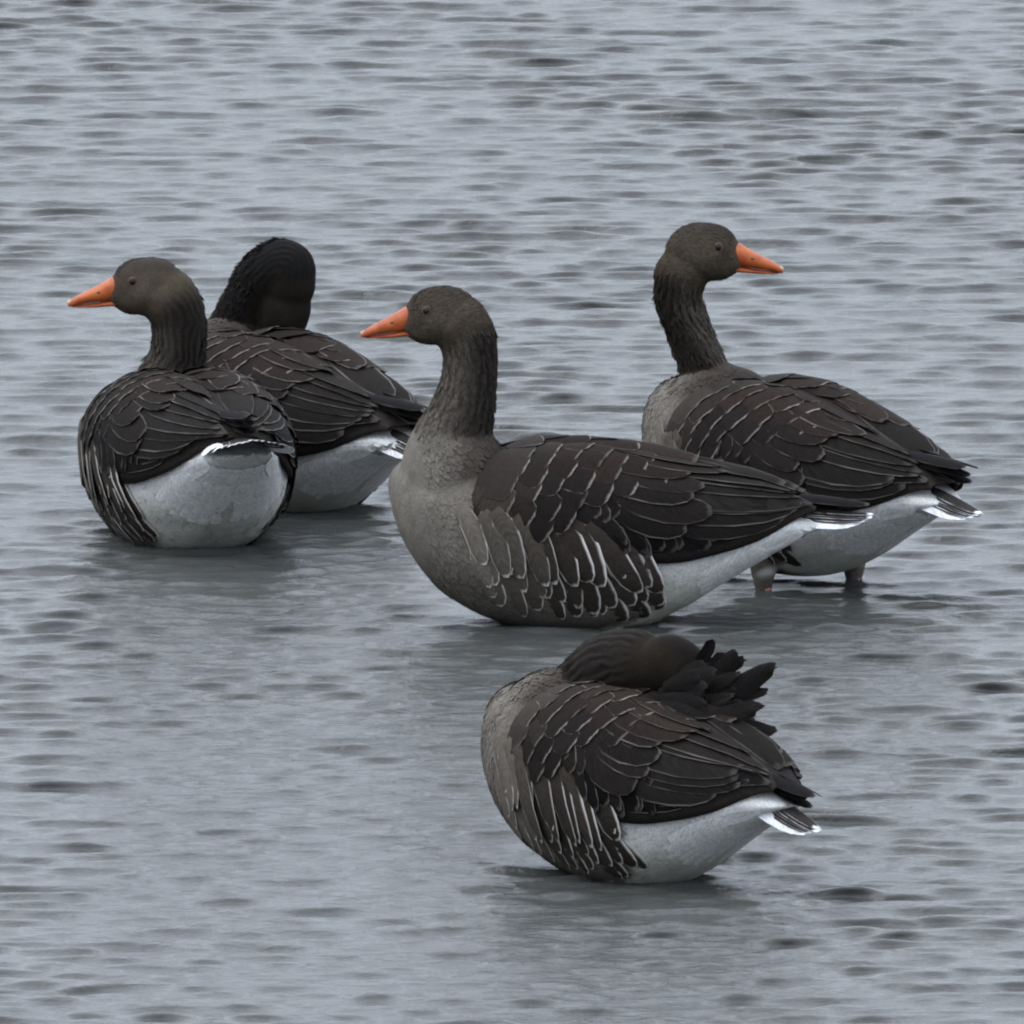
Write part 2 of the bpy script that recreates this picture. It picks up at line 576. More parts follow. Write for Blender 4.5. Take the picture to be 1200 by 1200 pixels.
# ------------------------------------------------------------------ one goose
def goose(label, px, py, turn, pitch, lift, neck, head, seed, ruffle=None, tail_spread=-7.0, tail_droop=0.17, tone=1.0, n_fixed=3, head_size=1.0, head_tone=1.0, bend=False, leg_y=0.050, sx=1.0, tip_z=0.184, tip_fall=0.0):
    """px,py: photo pixel of the water under the body's middle. neck: (px, py, depth, radius px) from the
    breast up; head: (px, py, depth, facing vector). depth is metres away from the camera."""
    r = np.random.default_rng(seed)
    gy = (AY - py) / PPM / math.sin(ALPHA)
    k = DIST / (DIST + gy * math.cos(ALPHA))
    gy = (AY - py) / PPM / math.sin(ALPHA) / k
    k = DIST / (DIST + gy * math.cos(ALPHA))
    gx = (px - 600) / PPM / k + (600 - AX) / PPM
    root = bpy.data.objects.new('greylag_goose', None)
    C.objects.link(root)
    root.empty_display_size = 0.1
    root.location = (gx, gy, 0)
    root.rotation_euler = (0, pitch, math.pi - turn)
    root['label'] = label
    root['category'] = 'goose'
    root['group'] = 'geese standing in the shallow lake'
    R = np.array((Matrix.Rotation(math.pi - turn, 3, 'Z') @ Matrix.Rotation(pitch, 3, 'Y')))
    up_l = np.array([0, 0, lift])
    root.scale = (sx, 1, 1)
    SX = np.array([1 / sx, 1, 1])

    def loc(qx, qy, dep):
        wx = (qx - px) / PPM / k
        wz = ((py - qy) / PPM / k - dep * math.sin(ALPHA)) / math.cos(ALPHA)
        return (R.T @ np.array([wx, dep, wz])) * SX

    def lv(v):
        v = (R.T @ np.array(v, float)) * SX
        return v / np.linalg.norm(v)

    # ---- skeleton of neck and head
    path = [[0.10, 0, 0.125 + lift, 0.098], [0.165, 0, 0.155 + lift, 0.084]]
    for (qx, qy, dep, rp) in neck:
        path.append([*loc(qx, qy, dep), rp / PPM / k])
    S = resample(path, 90)
    hx, hy, hd, hf, hup = head
    hc = loc(hx, hy, hd)
    f = lv(hf)
    u = lv(hup)
    u = u - f * (u @ f)
    u /= np.linalg.norm(u)
    s = np.cross(u, f)

    # ---- body: one continuous skin
    bm = bmesh.new()
    xs = np.concatenate([np.linspace(0.258, 0.2, 12), np.linspace(0.19, -0.315, 46)])
    ph = np.linspace(0, 2 * math.pi, 56, endpoint=False)
    P = np.array([torso(np.full(56, x), ph) for x in xs]) + up_l
    tmp = grid_mesh('tmp', P, True, True)
    bm.from_mesh(tmp)
    bpy.data.meshes.remove(tmp)

    def blob(c, rad, axes=None):
        g = bmesh.ops.create_icosphere(bm, subdivisions=3, radius=1.0)
        A = np.eye(3) if axes is None else np.array(axes).T
        for v in g['verts']:
            v.co = A @ (np.array(v.co) * np.array(rad)) + c
    for q in S[::2]:
        blob(q[:3], (q[3],) * 3)
    ax = (f, s, u)
    blob(hc + u * 0.001, np.array((0.047, 0.034, 0.0395)) * head_size, ax)
    blob(hc + f * 0.010 + u * 0.006, np.array((0.040, 0.031, 0.034)) * head_size, ax)
    blob(hc + f * 0.030 - u * 0.004, np.array((0.030, 0.0205, 0.0255)) * head_size, ax)
    blob(hc + f * 0.016 - u * 0.014, np.array((0.034, 0.025, 0.022)) * head_size, ax)
    # thighs
    LG = []
    for sd in (1, -1):
        hip = np.array([-0.030, leg_y * sd, 0.03 + lift])
        foot = hip + R.T @ np.array([0, 0, -0.25])
        LG.append((hip, foot))
        for t in np.linspace(0, 0.22, 9):
            q = hip + (foot - hip) * t
            blob(q, (0.024 * (1 - 2.6 * t),) * 3)
    me = bpy.data.meshes.new('tmp')
    bm.to_mesh(me)
    bm.free()
    o = bpy.data.objects.new('tmp', me)
    C.objects.link(o)
    md = o.modifiers.new('r', 'REMESH')
    md.mode = 'VOXEL'
    md.voxel_size = 0.0029
    ms = o.modifiers.new('s', 'SMOOTH')
    ms.factor = 0.6
    ms.iterations = 11
    dg = bpy.context.evaluated_depsgraph_get()
    dg.update()
    bme = bpy.data.meshes.new_from_object(o.evaluated_get(dg))
    bpy.data.objects.remove(o)
    bpy.data.meshes.remove(me)
    bme.name = 'body'
    bme.materials.clear()
    nv = len(bme.vertices)
    co = np.empty(nv * 3, np.float32)
    bme.vertices.foreach_get('co', co)
    co = co.reshape(-1, 3).astype(float)
    no = np.empty(nv * 3, np.float32)
    bme.vertices.foreach_get('normal', no)
    no = no.reshape(-1, 3).astype(float)

    tang = np.gradient(S[:, :3], axis=0)
    tang /= np.linalg.norm(tang, axis=1)[:, None]
    cum = np.concatenate([[0], np.cumsum(np.linalg.norm(np.diff(S[:, :3], axis=0), axis=1))])
    i0 = int(np.argmin(np.linalg.norm(S[:, :3] - np.array(path[n_fixed][:3]), axis=1)))

    def regions(p):
        """neck weight, head weight, distance along the neck, nearest tangent, throat side (-1..1)"""
        d = np.linalg.norm(p[:, None, :] - S[None, :, :3], axis=2) - S[None, :, 3]
        d[:, :max(0, i0 - 12)] += 0.0
        i = np.argmin(d, axis=1)
        dm = d[np.arange(len(p)), i]
        near = np.exp(-np.clip(dm, 0, 1) / 0.012)
        nw = sstep(i0 - 5, i0 + 8, i) * near
        rel = p - hc
        hl = np.stack([rel @ f, rel @ s, rel @ u], -1)
        de = np.sqrt((hl[:, 0] / 0.058) ** 2 + (hl[:, 1] / 0.042) ** 2 + (hl[:, 2] / 0.048) ** 2)
        hw_ = sstep(1.25, 0.95, de)
        w_ = (i / len(S))[:, None]
        fr = (1 - w_) * np.array([1, 0, 0.0]) + w_ * f[None]
        q = p - S[i, :3]
        fr = fr - tang[i] * np.sum(fr * tang[i], 1)[:, None]
        fr /= np.linalg.norm(fr, axis=1)[:, None] + 1e-9
        ql = q / (np.linalg.norm(q, axis=1)[:, None] + 1e-9)
        th = np.sum(ql * fr, 1)
        sd = np.cross(tang[i], fr)
        ang = np.arctan2(np.sum(ql * sd, 1), th)
        return nw, hw_, cum[i], tang[i], th, ang, hl

    def furrow(ang, ln, p):
        wob = 1.2 * np.sin(ln * 95 + 2.5 * ang) + 2.6 * vnoise(p, 62, seed)
        return np.sin(ang * 22 + wob) * (0.62 + 0.55 * vnoise(p, 45, seed + 6))

    def colour(p, nrm):
        nw, hw_, ln, tg, th, ang, hl = regions(p)
        x, y, z = p[:, 0], p[:, 1], p[:, 2] - lift
        n1 = vnoise(p, 40, seed + 3)
        n2 = vnoise(p, 110, seed + 4)
        breast = np.array([0.180, 0.161, 0.137])
        belly = np.array([0.125, 0.114, 0.098])
        brown = np.array([0.060, 0.048, 0.040])
        white = np.array([0.72, 0.72, 0.70])
        c = np.tile(breast, (len(p), 1))
        lo = sstep(0.11, 0.02, z)[:, None]
        c = c * (1 - lo) + belly * lo
        fl = (sstep(0.215, 0.09, x) * sstep(0.03, 0.07, z) * sstep(0.04, 0.08, np.abs(y)))[:, None] * 0.8
        c = c * (1 - fl) + np.array([0.085, 0.070, 0.057]) * fl
        bk = (sstep(0.185, 0.215, z) * sstep(0.20, 0.14, x))[:, None]
        c = c * (1 - bk) + brown * bk
        # white from the vent backwards; the belly in front of it freckled
        edge = -0.085 + 0.012 * n1 + 0.05 * sstep(0.03, -0.01, z)
        wv = sstep(edge + 0.012, edge - 0.012, x)[:, None]
        low_mottle = (0.5 + 0.5 * vnoise(p, 16, seed + 9)) * sstep(0.10, 0.02, z)  # mottling that turns the white darker and yellower towards the bottom
        wcol = white[None] * (1 - 0.10 * vnoise(np.stack([x * .5, y, z], -1), 70, seed + 10) - 0.30 * low_mottle)[:, None] * np.stack([1 - 0.02 * low_mottle, 1 - 0.03 * low_mottle, 1 - 0.16 * low_mottle], -1)
        c = c * (1 - wv) + wcol * wv
        rump = (sstep(0.15, 0.170, z) * sstep(-0.215, -0.195, x) * sstep(0.15, 0.10, x))[:, None]
        c = c * (1 - rump) + np.array([0.035, 0.029, 0.025]) * rump
        st = vnoise(np.stack([x * 2.6 + z, y, z * 0.6], -1), 60, seed + 8)
        c = c * (1 + (0.12 * n1 + 0.12 * n2 + 0.15 * st) * (1 - 0.65 * wv[:, 0]))[:, None]
        th_ = (sstep(0.006, -0.010, z) * sstep(0.030, 0.040, np.abs(y)) * sstep(-0.075, -0.06, x) * sstep(0.04, 0.02, x))[:, None]
        c = c * (1 - th_) + np.array([0.13, 0.115, 0.10]) * th_
        # neck: brown, darker behind, furrowed
        neckc = (np.array([0.026, 0.0215, 0.018])[None] * sstep(0.6, -0.5, th)[:, None]
                 + np.array([0.082, 0.070, 0.058])[None] * sstep(-0.5, 0.6, th)[:, None])
        fu = furrow(ang, ln, p)
        neckc = neckc * (1 + 0.6 * fu)[:, None]
        a = np.clip(nw, 0, 1)[:, None]
        c = c * (1 - a) + neckc * tone * a
        headc = np.tile(np.array([0.0700, 0.0545, 0.0390]), (len(p), 1))
        crown = sstep(0.012, 0.034, hl[:, 2])[:, None]
        headc = headc * (1 - crown) + np.array([0.0494, 0.0403, 0.0322]) * crown
        cheek = np.exp(-(((hl[:, 0] - 0.008) / 0.022) ** 2 + ((hl[:, 2] + 0.002) / 0.014) ** 2))[:, None] * 0.5
        headc = headc * (1 - cheek) + np.array([0.1437, 0.1207, 0.0897]) * cheek
        bb = sstep(0.046, 0.055, hl[:, 0])[:, None] * 0.35
        headc = headc * (1 - bb) + np.array([0.20, 0.15, 0.09]) * bb
        headc = headc * (1 + 0.10 * n1 + 0.12 * n2)[:, None]
        b_ = hw_[:, None]
        c = c * (1 - b_) + headc * head_tone * b_
        return np.clip(c * 0.70, 0.007, 0.9), nw, hw_, ln, tg, ang

    colr, nw, hw_, ln, tg, ang = colour(co, no)
    neck_only = nw * (1 - hw_)
    co2 = co + no * (0.0013 * neck_only * furrow(ang, ln, co))[:, None]
    co2 += no * (0.0010 * vnoise(co, 28, seed) * (1 - hw_) + 0.0002 * vnoise(co, 220, seed + 1))[:, None]
    bme.vertices.foreach_set('co', co2.astype(np.float32).ravel())
    at = bme.attributes.new('Col', 'FLOAT_COLOR', 'POINT')
    at.data.foreach_set('color', np.concatenate([colr, np.ones((nv, 1))], 1).astype(np.float32).ravel())
    set_smooth(bme)
    bme.update()
    body = new_obj('body', bme, M_BODY, root)

    # ---- small feathers all over the skin
    nt_ = len(bme.polygons)
    cen = np.empty(nt_ * 3, np.float32)
    bme.polygons.foreach_get('center', cen)
    cen = cen.reshape(-1, 3).astype(float)
    pn = np.empty(nt_ * 3, np.float32)
    bme.polygons.foreach_get('normal', pn)
    pn = pn.reshape(-1, 3).astype(float)
    ar = np.empty(nt_, np.float32)
    bme.polygons.foreach_get('area', ar)
    _, nwp, hwp, lnp, tgp, angp = colour(cen, pn)
    zz = cen[:, 2] - lift
    under = (cen[:, 0] < 0.115) & (cen[:, 0] > -0.25) & (zz > w_low(cen[:, 0]) + 0.012)
    wt = ar * (1 + 0.5 * nwp) * np.where(under, 0, 1) * (1 + 0.8 * hwp) * (1 - 0.93 * sstep(-0.06, -0.10, cen[:, 0]))
    # none on the bill's root
    wt = wt * np.where(((cen - hc) @ f) > 0.044, 0, 1)
    n_f = 15000
    pick = r.choice(nt_, n_f, p=wt / wt.sum())
    nn = pn[pick]
    p0 = r.normal(0, 0.0014, (n_f, 3))
    p0 = cen[pick] + p0 - nn * np.sum(p0 * nn, 1)[:, None]
    c0, nw0, hw0, ln0, tg0, ang0 = colour(p0, nn)
    back = np.tile(np.array([-1.0, 0, -0.15]), (n_f, 1))
    # on the breast and flank the feathers run down as well as back
    back[:, 2] -= 0.9 * sstep(0.02, 0.2, p0[:, 0])
    m_ = np.clip(nw0 * 1.2, 0, 1)[:, None]
    dirs = back * (1 - m_) - tg0 * m_
    hm = hw0[:, None]
    dirs = dirs * (1 - hm) - f[None] * hm
    dirs += r.normal(0, 0.11, (n_f, 3))
    dirs -= nn * np.sum(dirs * nn, 1)[:, None]
    dirs /= np.linalg.norm(dirs, axis=1)[:, None]
    side_v = np.cross(nn, dirs)
    white_w = sstep(-0.07, -0.12, p0[:, 0])
    Ls = 0.0125 * (1 - 0.15 * nw0) * (1 - 0.45 * hw0) * r.uniform(0.75, 1.25, n_f)
    Ws = 0.0021 * (1 - 0.35 * nw0) * (1 - 0.40 * hw0) * r.uniform(0.8, 1.2, n_f)
    lf = (r.uniform(0.0001, 0.0003, n_f) + 0.0003 * nw0) * (1 - 0.3 * hw0)
    tpl = [(0, -.45, -.6), (0, .45, -.6), (.5, -1, .5), (.5, 0, .6), (.5, 1, .5), (.88, -.72, .92), (.88, 0, 1.0), (.88, .72, .92), (1.0, 0, .95)]
    V = np.zeros((n_f, 9, 3))
    CC = np.zeros((n_f, 9, 4))
    rv = 1 + r.uniform(-1, 1, n_f) * (0.05 + 0.08 * np.clip(nw0 + hw0, 0, 1))
    tip_gain = (1.06 - 0.05 * nw0 - 0.15 * hw0 - 0.24 * white_w)
    for kk, (a_, b_, h_) in enumerate(tpl):
        V[:, kk] = p0 + dirs * (Ls * a_)[:, None] + side_v * (Ws * b_)[:, None] + nn * (lf * h_ + 0.0002)[:, None]
        gain = np.where(a_ > 0.8, tip_gain, 1.0 if a_ > 0.2 else 0.96) * rv
        CC[:, kk, :3] = c0 * gain[:, None]
        CC[:, kk, 3] = 1
    base = (np.arange(n_f) * 9)[:, None]
    tf = [(0, 1, 3), (0, 3, 2), (1, 4, 3), (2, 3, 6), (2, 6, 5), (3, 4, 7), (3, 7, 6), (5, 6, 8), (6, 7, 8)]
    F = np.concatenate([base + np.array(t_)[None] for t_ in tf], 0).astype(np.int32)
    pme = bpy.data.meshes.new('plumage')
    pme.vertices.add(n_f * 9)
    pme.vertices.foreach_set('co', V.astype(np.float32).ravel())
    pme.loops.add(F.size)
    pme.loops.foreach_set('vertex_index', F.ravel())
    pme.polygons.add(len(F))
    pme.polygons.foreach_set('loop_start', np.arange(0, F.size, 3, dtype=np.int32))
    pme.update(calc_edges=True)
    set_smooth(pme)
    at = pme.attributes.new('Col', 'FLOAT_COLOR', 'POINT')
    at.data.foreach_set('color', np.clip(CC, 0, 0.9).astype(np.float32).ravel())
    pl = new_obj('plumage', pme, M_PLUM, body)
    pl['kind'] = 'stuff'

    # ---- wings
    lz = np.array([0, 0, lift])

    def wsurf(x, v, sd):
        return wing_surf(x, v, sd) + lz

    def tsurf(x, v, sd):
        return torso_surf(x, v, sd) + lz
    jit = lambda a: r.normal(0, a)
    for sd in (1, -1):
        xsn = np.linspace(0.15, -0.30, 40)
        vn = np.linspace(-0.08, 1.0, 14)
        O = np.array([wsurf(np.full(14, x), vn, sd) for x in xsn])
        ctr = np.stack([xsn, 0 * xsn, (w_low(xsn) + w_top(xsn)) / 2 + lift], -1)
        O2 = ctr[:, None] + (O - ctr[:, None]) * np.array([1, 0.965, 0.965])
        I2 = ctr[:, None] + (O - ctr[:, None]) * np.array([1, 0.80, 0.80])
        ring = np.concatenate([O2, I2[:, ::-1]], 1)
        wme = grid_mesh('wing', ring, True, True)
        wat = wme.attributes.new('Col', 'FLOAT_COLOR', 'POINT')
        wat.data.foreach_set('color', np.tile(np.array([0.022, 0.018, 0.016, 1], np.float32), len(wme.vertices)))
        wing = new_obj('wing', wme, M_PLUM, root)

        def wf(r0, r1, hw, l0, l1, col, edge, mat=M_WING, **kw):
            kw['tilt'] = kw.get('tilt', 0) * 0.65
            g, _, _ = feather_geo(wsurf, sd, r0, r1, hw, l0 * 0.62, l1 * 0.62, **kw)
            cv = r.uniform(0.72, 1.2)
            edge = edge * r.choice([0.45, 1.0, 1.0, 1.15])
            feather_obj('feather', g, mat, wing, [c * cv * 0.63 for c in col], edge)
        brown1, brown2, black = (0.0140, 0.0110, 0.0092), (0.0220, 0.0145, 0.0110), (0.006, 0.0055, 0.0056)
        grey1 = (0.0140, 0.0120, 0.0110)
        # primaries: dark, the lowest layer, the longest crossing over the tail
        for i in range(6):
            q = i / 5
            wf((-0.06 - 0.02 * q, 0.02 + 0.12 * q), (-0.200 - 0.090 * q + jit(.004), 0.06 + 0.32 * q), 0.0145, 0.0005 + 0.0004 * i, 0.0015 + 0.0008 * i, black, 0.10, bow=0.02, tilt=-.1)
        for i in range(3):
            g = free_feather((-0.21 - 0.006 * i, sd * (0.018 - 0.004 * i), tip_z - 0.006 * i + lift), (-1, -sd * (0.07 + 0.05 * i), -tip_fall - 0.05 * i), (0, sd * 0.5, 1), 0.150 - 0.018 * i + jit(.007), 0.0095, 0.03)
            feather_obj('feather', g, M_WING, wing, black, 0.07)
        # secondaries and greater coverts
        for i in range(11):
            q = i / 10
            wf((0.040 - 0.130 * q, 0.32 + 0.02 * q), (-0.050 - 0.145 * q + jit(.006), -0.03 + 0.09 * q + jit(.02)), 0.0160 + jit(.0012), 0.0012 + 0.0002 * (10 - i), 0.0032, black if i % 3 else grey1, 0.13, bow=0.02 + jit(.01), tilt=.13)
        for i in range(10):
            q = i / 9
            wf((0.090 - 0.160 * q, 0.46 + 0.04 * q), (0.025 - 0.175 * q + jit(.006), 0.14 + 0.05 * q + jit(.02)), 0.0180 + jit(.0014), 0.0018 + 0.0002 * (9 - i), 0.0046, brown1, 0.14, bow=0.015 + jit(.012), tilt=.12, blunt=.72)
        # tertials and long scapulars, drawn back over the rump
        for i in range(8):
            q = i / 7
            wf((-0.020 - 0.055 * (1 - q), 0.24 + 0.62 * q), (-0.222 - 0.055 * math.sin(math.pi * (0.2 + 0.6 * q)) + jit(.010), 0.14 + 0.74 * q + jit(.02)), 0.0200 + jit(.0020), 0.0030, 0.0066 + 0.0003 * i, grey1 if i < 5 else brown1, 0.12, bow=-0.02 + jit(.02), tilt=-.17, blunt=.55)
        for i in range(7):
            q = i / 6
            wf((0.012 - 0.035 * (1 - q), 0.32 + 0.58 * q), (-0.138 - 0.03 * q + jit(.014), 0.16 + 0.72 * q + jit(.02)), 0.0205 + jit(.0018), 0.0042, 0.0108 + 0.0003 * i, brown1 if i < 4 else brown2, 0.12, bow=-0.02 + jit(.02), tilt=-.14, blunt=.55)
        # lesser coverts and mantle in slanting ranks, broad and blunt so their pale tips line up
        for i in range(7):
            for j in range(6):
                v0 = 0.15 + 0.155 * j + (0.07 if i % 2 else 0) + jit(.012)
                if v0 > 0.97 or (v0 < 0.42 and i > 3) or (v0 < 0.6 and i > 5):
                    continue
                x0 = 0.142 - 0.0265 * i - 0.062 * (v0 - 0.3) + jit(.0028)
                ln_ = 0.050 + 0.004 * i + jit(.002)
                pale_bend = bend and v0 < 0.24 and i < 3
                wf((min(0.145, x0), v0 + 0.02), (x0 - ln_, v0 - 0.15 * (1 - 0.6 * v0) + jit(.018)), 0.0225 + jit(.0015), 0.0030, 0.0075 + 0.0003 * i + abs(jit(.0005)), (0.060, 0.055, 0.050) if pale_bend else ((0.042, 0.034, 0.028) if i == 0 else (0.026, 0.020, 0.016) if i == 1 else brown1 if v0 < .6 else brown2), 0.05, mat=M_COVERT, blunt=0.82 + jit(.04), tilt=jit(.03))
        # flank feathers hang over the lower wing edge, each lapping the one behind
        for tier in range(3):
            nfl = 13 - tier
            for i in range(nfl):
                q = i / (nfl - 1)
                x0 = 0.155 - 0.205 * q + jit(.004) - 0.007 * tier
                z_top = (0.24, 0.02, -0.19)[tier] - 0.05 * q + jit(.03)
                dl = (0.030 + 0.024 * q, 0.022 + 0.022 * q, 0.016 + 0.018 * q)[tier] + jit(.004)
                dv = (0.34 + 0.14 * q, 0.30 + 0.12 * q, 0.26 + 0.12 * q)[tier] + jit(.03)
                l0 = (0.0095 + 0.008 * float(sstep(0, .25, q)) - 0.0035 * q, 0.0030, 0.0010)[tier]
                g, _, _ = feather_geo(tsurf, sd, (x0, z_top), (x0 - dl, z_top - dv), 0.0135 + 0.004 * q + jit(.0015), l0, l0 * 0.4 + 0.001, bow=0.06 + jit(.03), blunt=0.62, tilt=(0.17, 0.10, 0.08)[tier])
                fq = float(sstep(-0.05, 0.50, q))
                cq = np.array([0.120, 0.104, 0.086]) * (1 - fq) + np.array([0.031, 0.025, 0.020]) * fq
                feather_obj('flank_feather', g, M_FLANK, body, (cq * 0.88 * r.uniform(.8, 1.2)).tolist(), max(.08, 0.12 + 0.19 * q + jit(.05)))

    # ---- tail
    tb = np.array([-0.235, 0, 0.150 + lift])
    tme_P = []
    for (x, hh, ww) in ((-0.19, 0.020, 0.045), (-0.23, 0.018, 0.045), (-0.27, 0.010, 0.036), (-0.295, 0.004, 0.02)):
        a = np.linspace(0, 2 * math.pi, 16, endpoint=False)
        tme_P.append(np.stack([np.full(16, x), ww * np.cos(a), 0.147 - 0.05 * (-0.19 - x) / 0.1 * 0.4 + hh * np.sin(a) + lift], -1))
    tme = grid_mesh('tail', np.array(tme_P), True, True)
    ta = tme.attributes.new('Col', 'FLOAT_COLOR', 'POINT')
    ta.data.foreach_set('color', np.tile(np.array([0.66, 0.67, 0.68, 1], np.float32), len(tme.vertices)))
    tail = new_obj('tail', tme, M_PLUM, root)
    for i in range(14):
        q = (i - 6.5) / 6.5
        a_ = q * math.radians(tail_spread)
        d_ = (-math.cos(a_), math.sin(a_), -tail_droop - 0.02 * abs(q))
        rt = (-0.222, q * 0.030, 0.151 + lift - 0.0105 * abs(q) ** 1.3 + 0.0006 * (i % 2))
        g = free_feather(rt, d_, (0, 0.7 * q, 1), 0.152 - 0.022 * q * q + jit(.001), 0.0135 if abs(q) > 0.8 else 0.0125, 0.02)
        outer = abs(q) > 0.8
        feather_obj('tail_feather', g, M_TAIL, tail, (0.62, 0.63, 0.64) if outer else (0.030, 0.026, 0.024), 0.07)
    for sd in (1, -1):                                   # white feathers along its sides
        for i in range(3):
            g = free_feather((-0.165 - 0.018 * i, sd * (0.052 - 0.009 * i), 0.138 + lift + 0.003 * i), (-1, -sd * (0.22 - 0.05 * i), -0.05 - tail_droop * 0.5), (0, sd * 1.0, 0.9), 0.078 + jit(.003), 0.013, 0.0)
            feather_obj('tail_covert', g, M_WHITE, tail, (0.58, 0.58, 0.57), 0.2)
    for i in range(7):                                   # white coverts above the tail
        q = (i - 3) / 3
        g = free_feather((-0.185 - 0.006 * abs(q), q * 0.026, 0.166 + lift - 0.008 * q * q), (-1, 0.12 * q, -0.30), (0, 0.5 * q, 1), 0.066 + jit(.003), 0.0125, 0.02)
        feather_obj('tail_covert', g, M_WHITE, tail, (0.62, 0.63, 0.64), 0.2)
    for i in range(13):                                  # and the long ones below
        q = (i - 6) / 6
        for row in range(2):
            v0 = -0.98 + abs(q) * (0.62 if row else 0.75)
            sd = 1 if q >= 0 else -1
            x0 = -0.195 + 0.045 * row + jit(.004)
            g, _, _ = feather_geo(tsurf, sd, (x0, v0), (x0 - 0.085, v0 + 0.02), 0.013, 0.0004, 0.0016)
            feather_obj('tail_covert', g, M_WHITE, tail, (0.58, 0.58, 0.57), 0.2)

    # ---- bill and eyes
    bo = hc + f * 0.044 - u * 0.0035
    up_s = [(-0.0067, 0.0215, -0.0100, 0.0150), (0.0045, 0.0200, -0.0105, 0.0150), (0.0157, 0.0140, -0.0115, 0.0138), (0.0291, 0.0075, -0.0125, 0.0120),
            (0.0426, 0.0018, -0.0135, 0.0106), (0.0538, -0.0035, -0.0148, 0.0092), (0.0616, -0.0075, -0.0165, 0.0070), (0.0650, -0.0120, -0.0160, 0.0025)]
    lo_s = [(-0.0067, -0.0095, -0.0190, 0.0115), (0.0090, -0.0110, -0.0190, 0.0108), (0.0246, -0.0128, -0.0192, 0.0092), (0.0403, -0.0140, -0.0188, 0.0078),
            (0.0526, -0.0150, -0.0182, 0.0060), (0.0594, -0.0156, -0.0174, 0.0030)]
    fr = (bo, f, s, u)
    bill = lathe_bill('bill', up_s, fr, M_BILL, root)
    lathe_bill('lower_mandible', lo_s, fr, M_BILL, bill)
    ball('nail', bo + f * 0.0600 - u * 0.0115, (0.0062, 0.0052, 0.0048), M_NAIL, bill, (f, s, u))
    for sd in (1, -1):
        ball('nostril', bo + f * 0.0224 + s * sd * 0.0113 + u * 0.0015, (0.0048, 0.0016, 0.0019), M_DARK, bill, (f, s, u), 10)
        ec = hc + f * 0.0225 + u * 0.0125 + s * sd * 0.0262
        eye = ball('eye', ec, (0.0060, 0.0046, 0.0060), M_EYE, root, (f, s, u))
        # thin ring of bare skin
        a = np.linspace(0, 2 * math.pi, 18, endpoint=False)
        b2 = np.linspace(0, 2 * math.pi, 7, endpoint=False)
        Q = np.array([[ec + (f * math.cos(i_) + u * math.sin(i_)) * (0.0056 + 0.0010 * math.cos(j_)) + s * sd * (0.0016 + 0.0010 * math.sin(j_)) for j_ in b2] for i_ in a])
        Q = np.concatenate([Q, Q[:1]], 0)
        new_obj('eye_ring', grid_mesh('eye_ring', Q, True), M_RING, eye)

    # ---- legs below the thighs, down into the water, with webbed feet
    for sd, (hip, foot) in zip((1, -1), LG):
        ax_ = (foot - hip)
        kn = hip + ax_ * 0.16
        an = foot
        ring = []
        for t in np.linspace(0, 1, 9):
            c_ = kn + (an - kn) * t
            rad = 0.0075 + 0.003 * math.exp(-(t / 0.12) ** 2) + 0.003 * math.exp(-((1 - t) / 0.1) ** 2)
            a = np.linspace(0, 2 * math.pi, 12, endpoint=False)
            ring.append(np.stack([c_[0] + rad * 1.15 * np.cos(a), c_[1] + rad * np.sin(a), np.full(12, c_[2])], -1))
        lg = new_obj('leg', grid_mesh('leg', np.array(ring), True, True), M_LEG, root)
        # three toes joined by a web
        bm = bmesh.new()
        tips = []
        for a_ in (-0.5, 0.0, 0.5):
            tips.append(np.array([math.cos(a_) * 0.085, math.sin(a_) * 0.085, -0.006]) + an)
        for tp in tips:
            n_ = 6
            prev = None
            for q in range(n_):
                t = q / (n_ - 1)
                c_ = an + (tp - an) * t
                rr = 0.0065 * (1 - 0.55 * t)
                vr = [bm.verts.new((c_[0], c_[1] + rr * math.cos(b_), c_[2] + rr * math.sin(b_))) for b_ in np.linspace(0, 2 * math.pi, 8, endpoint=False)]
                if prev:
                    for b_ in range(8):
                        bm.faces.new((prev[b_], prev[(b_ + 1) % 8], vr[(b_ + 1) % 8], vr[b_]))
                prev = vr
            bm.faces.new(prev)
        for (a1, a2) in ((0, 1), (1, 2)):
            mid = (tips[a1] + tips[a2]) / 2 * 0.88 + an * 0.12
            vs2 = [bm.verts.new(an + np.array([0, 0, 0.001])), bm.verts.new(tips[a1]), bm.verts.new(mid), bm.verts.new(tips[a2])]
            vb2 = [bm.verts.new(np.array(v.co) - np.array([0, 0, 0.003])) for v in vs2]
            bm.faces.new(vs2)
            bm.faces.new(vb2[::-1])
            for e_ in range(4):
                bm.faces.new((vs2[e_], vb2[e_], vb2[(e_ + 1) % 4], vs2[(e_ + 1) % 4]))
        fm = bpy.data.meshes.new('foot')
        bmesh.ops.recalc_face_normals(bm, faces=bm.faces)
        bm.to_mesh(fm)
        bm.free()
        new_obj('foot', fm, M_LEG, lg)
    # ---- feathers pushed up by a preening head
    if ruffle:
        for (qx, qy, dep, tx, ty, tdep, wpx, shade) in ruffle:
            for rep_ in range(2):
                a_ = loc(qx + jit(4), qy + jit(4), dep + 0.004 * rep_)
                b_ = loc(tx + (jit(7) - 9 * rep_), ty + jit(8), tdep + 0.004 * rep_)
                nrm = lv((0.15 + jit(.35), -1, 0.45 + jit(.35)))
                g = free_feather(a_, b_ - a_, nrm, float(np.linalg.norm(b_ - a_)), wpx * r.uniform(.55, .9) / PPM / k, 0.06 + jit(.08), jit(.10), blunt=r.uniform(.4, .75))
                g += r.normal(0, 0.0011, g.shape) * np.array([0, 0, 0, .4, 1, 1.4, 1.6])[:, None, None]
                cv = np.array([0.0080, 0.0070, 0.0066]) * shade
                feather_obj('feather', g, M_DARKF, body, cv.tolist(), 0.02)
    return root, gx, gy


D2 = math.radians
geese = []
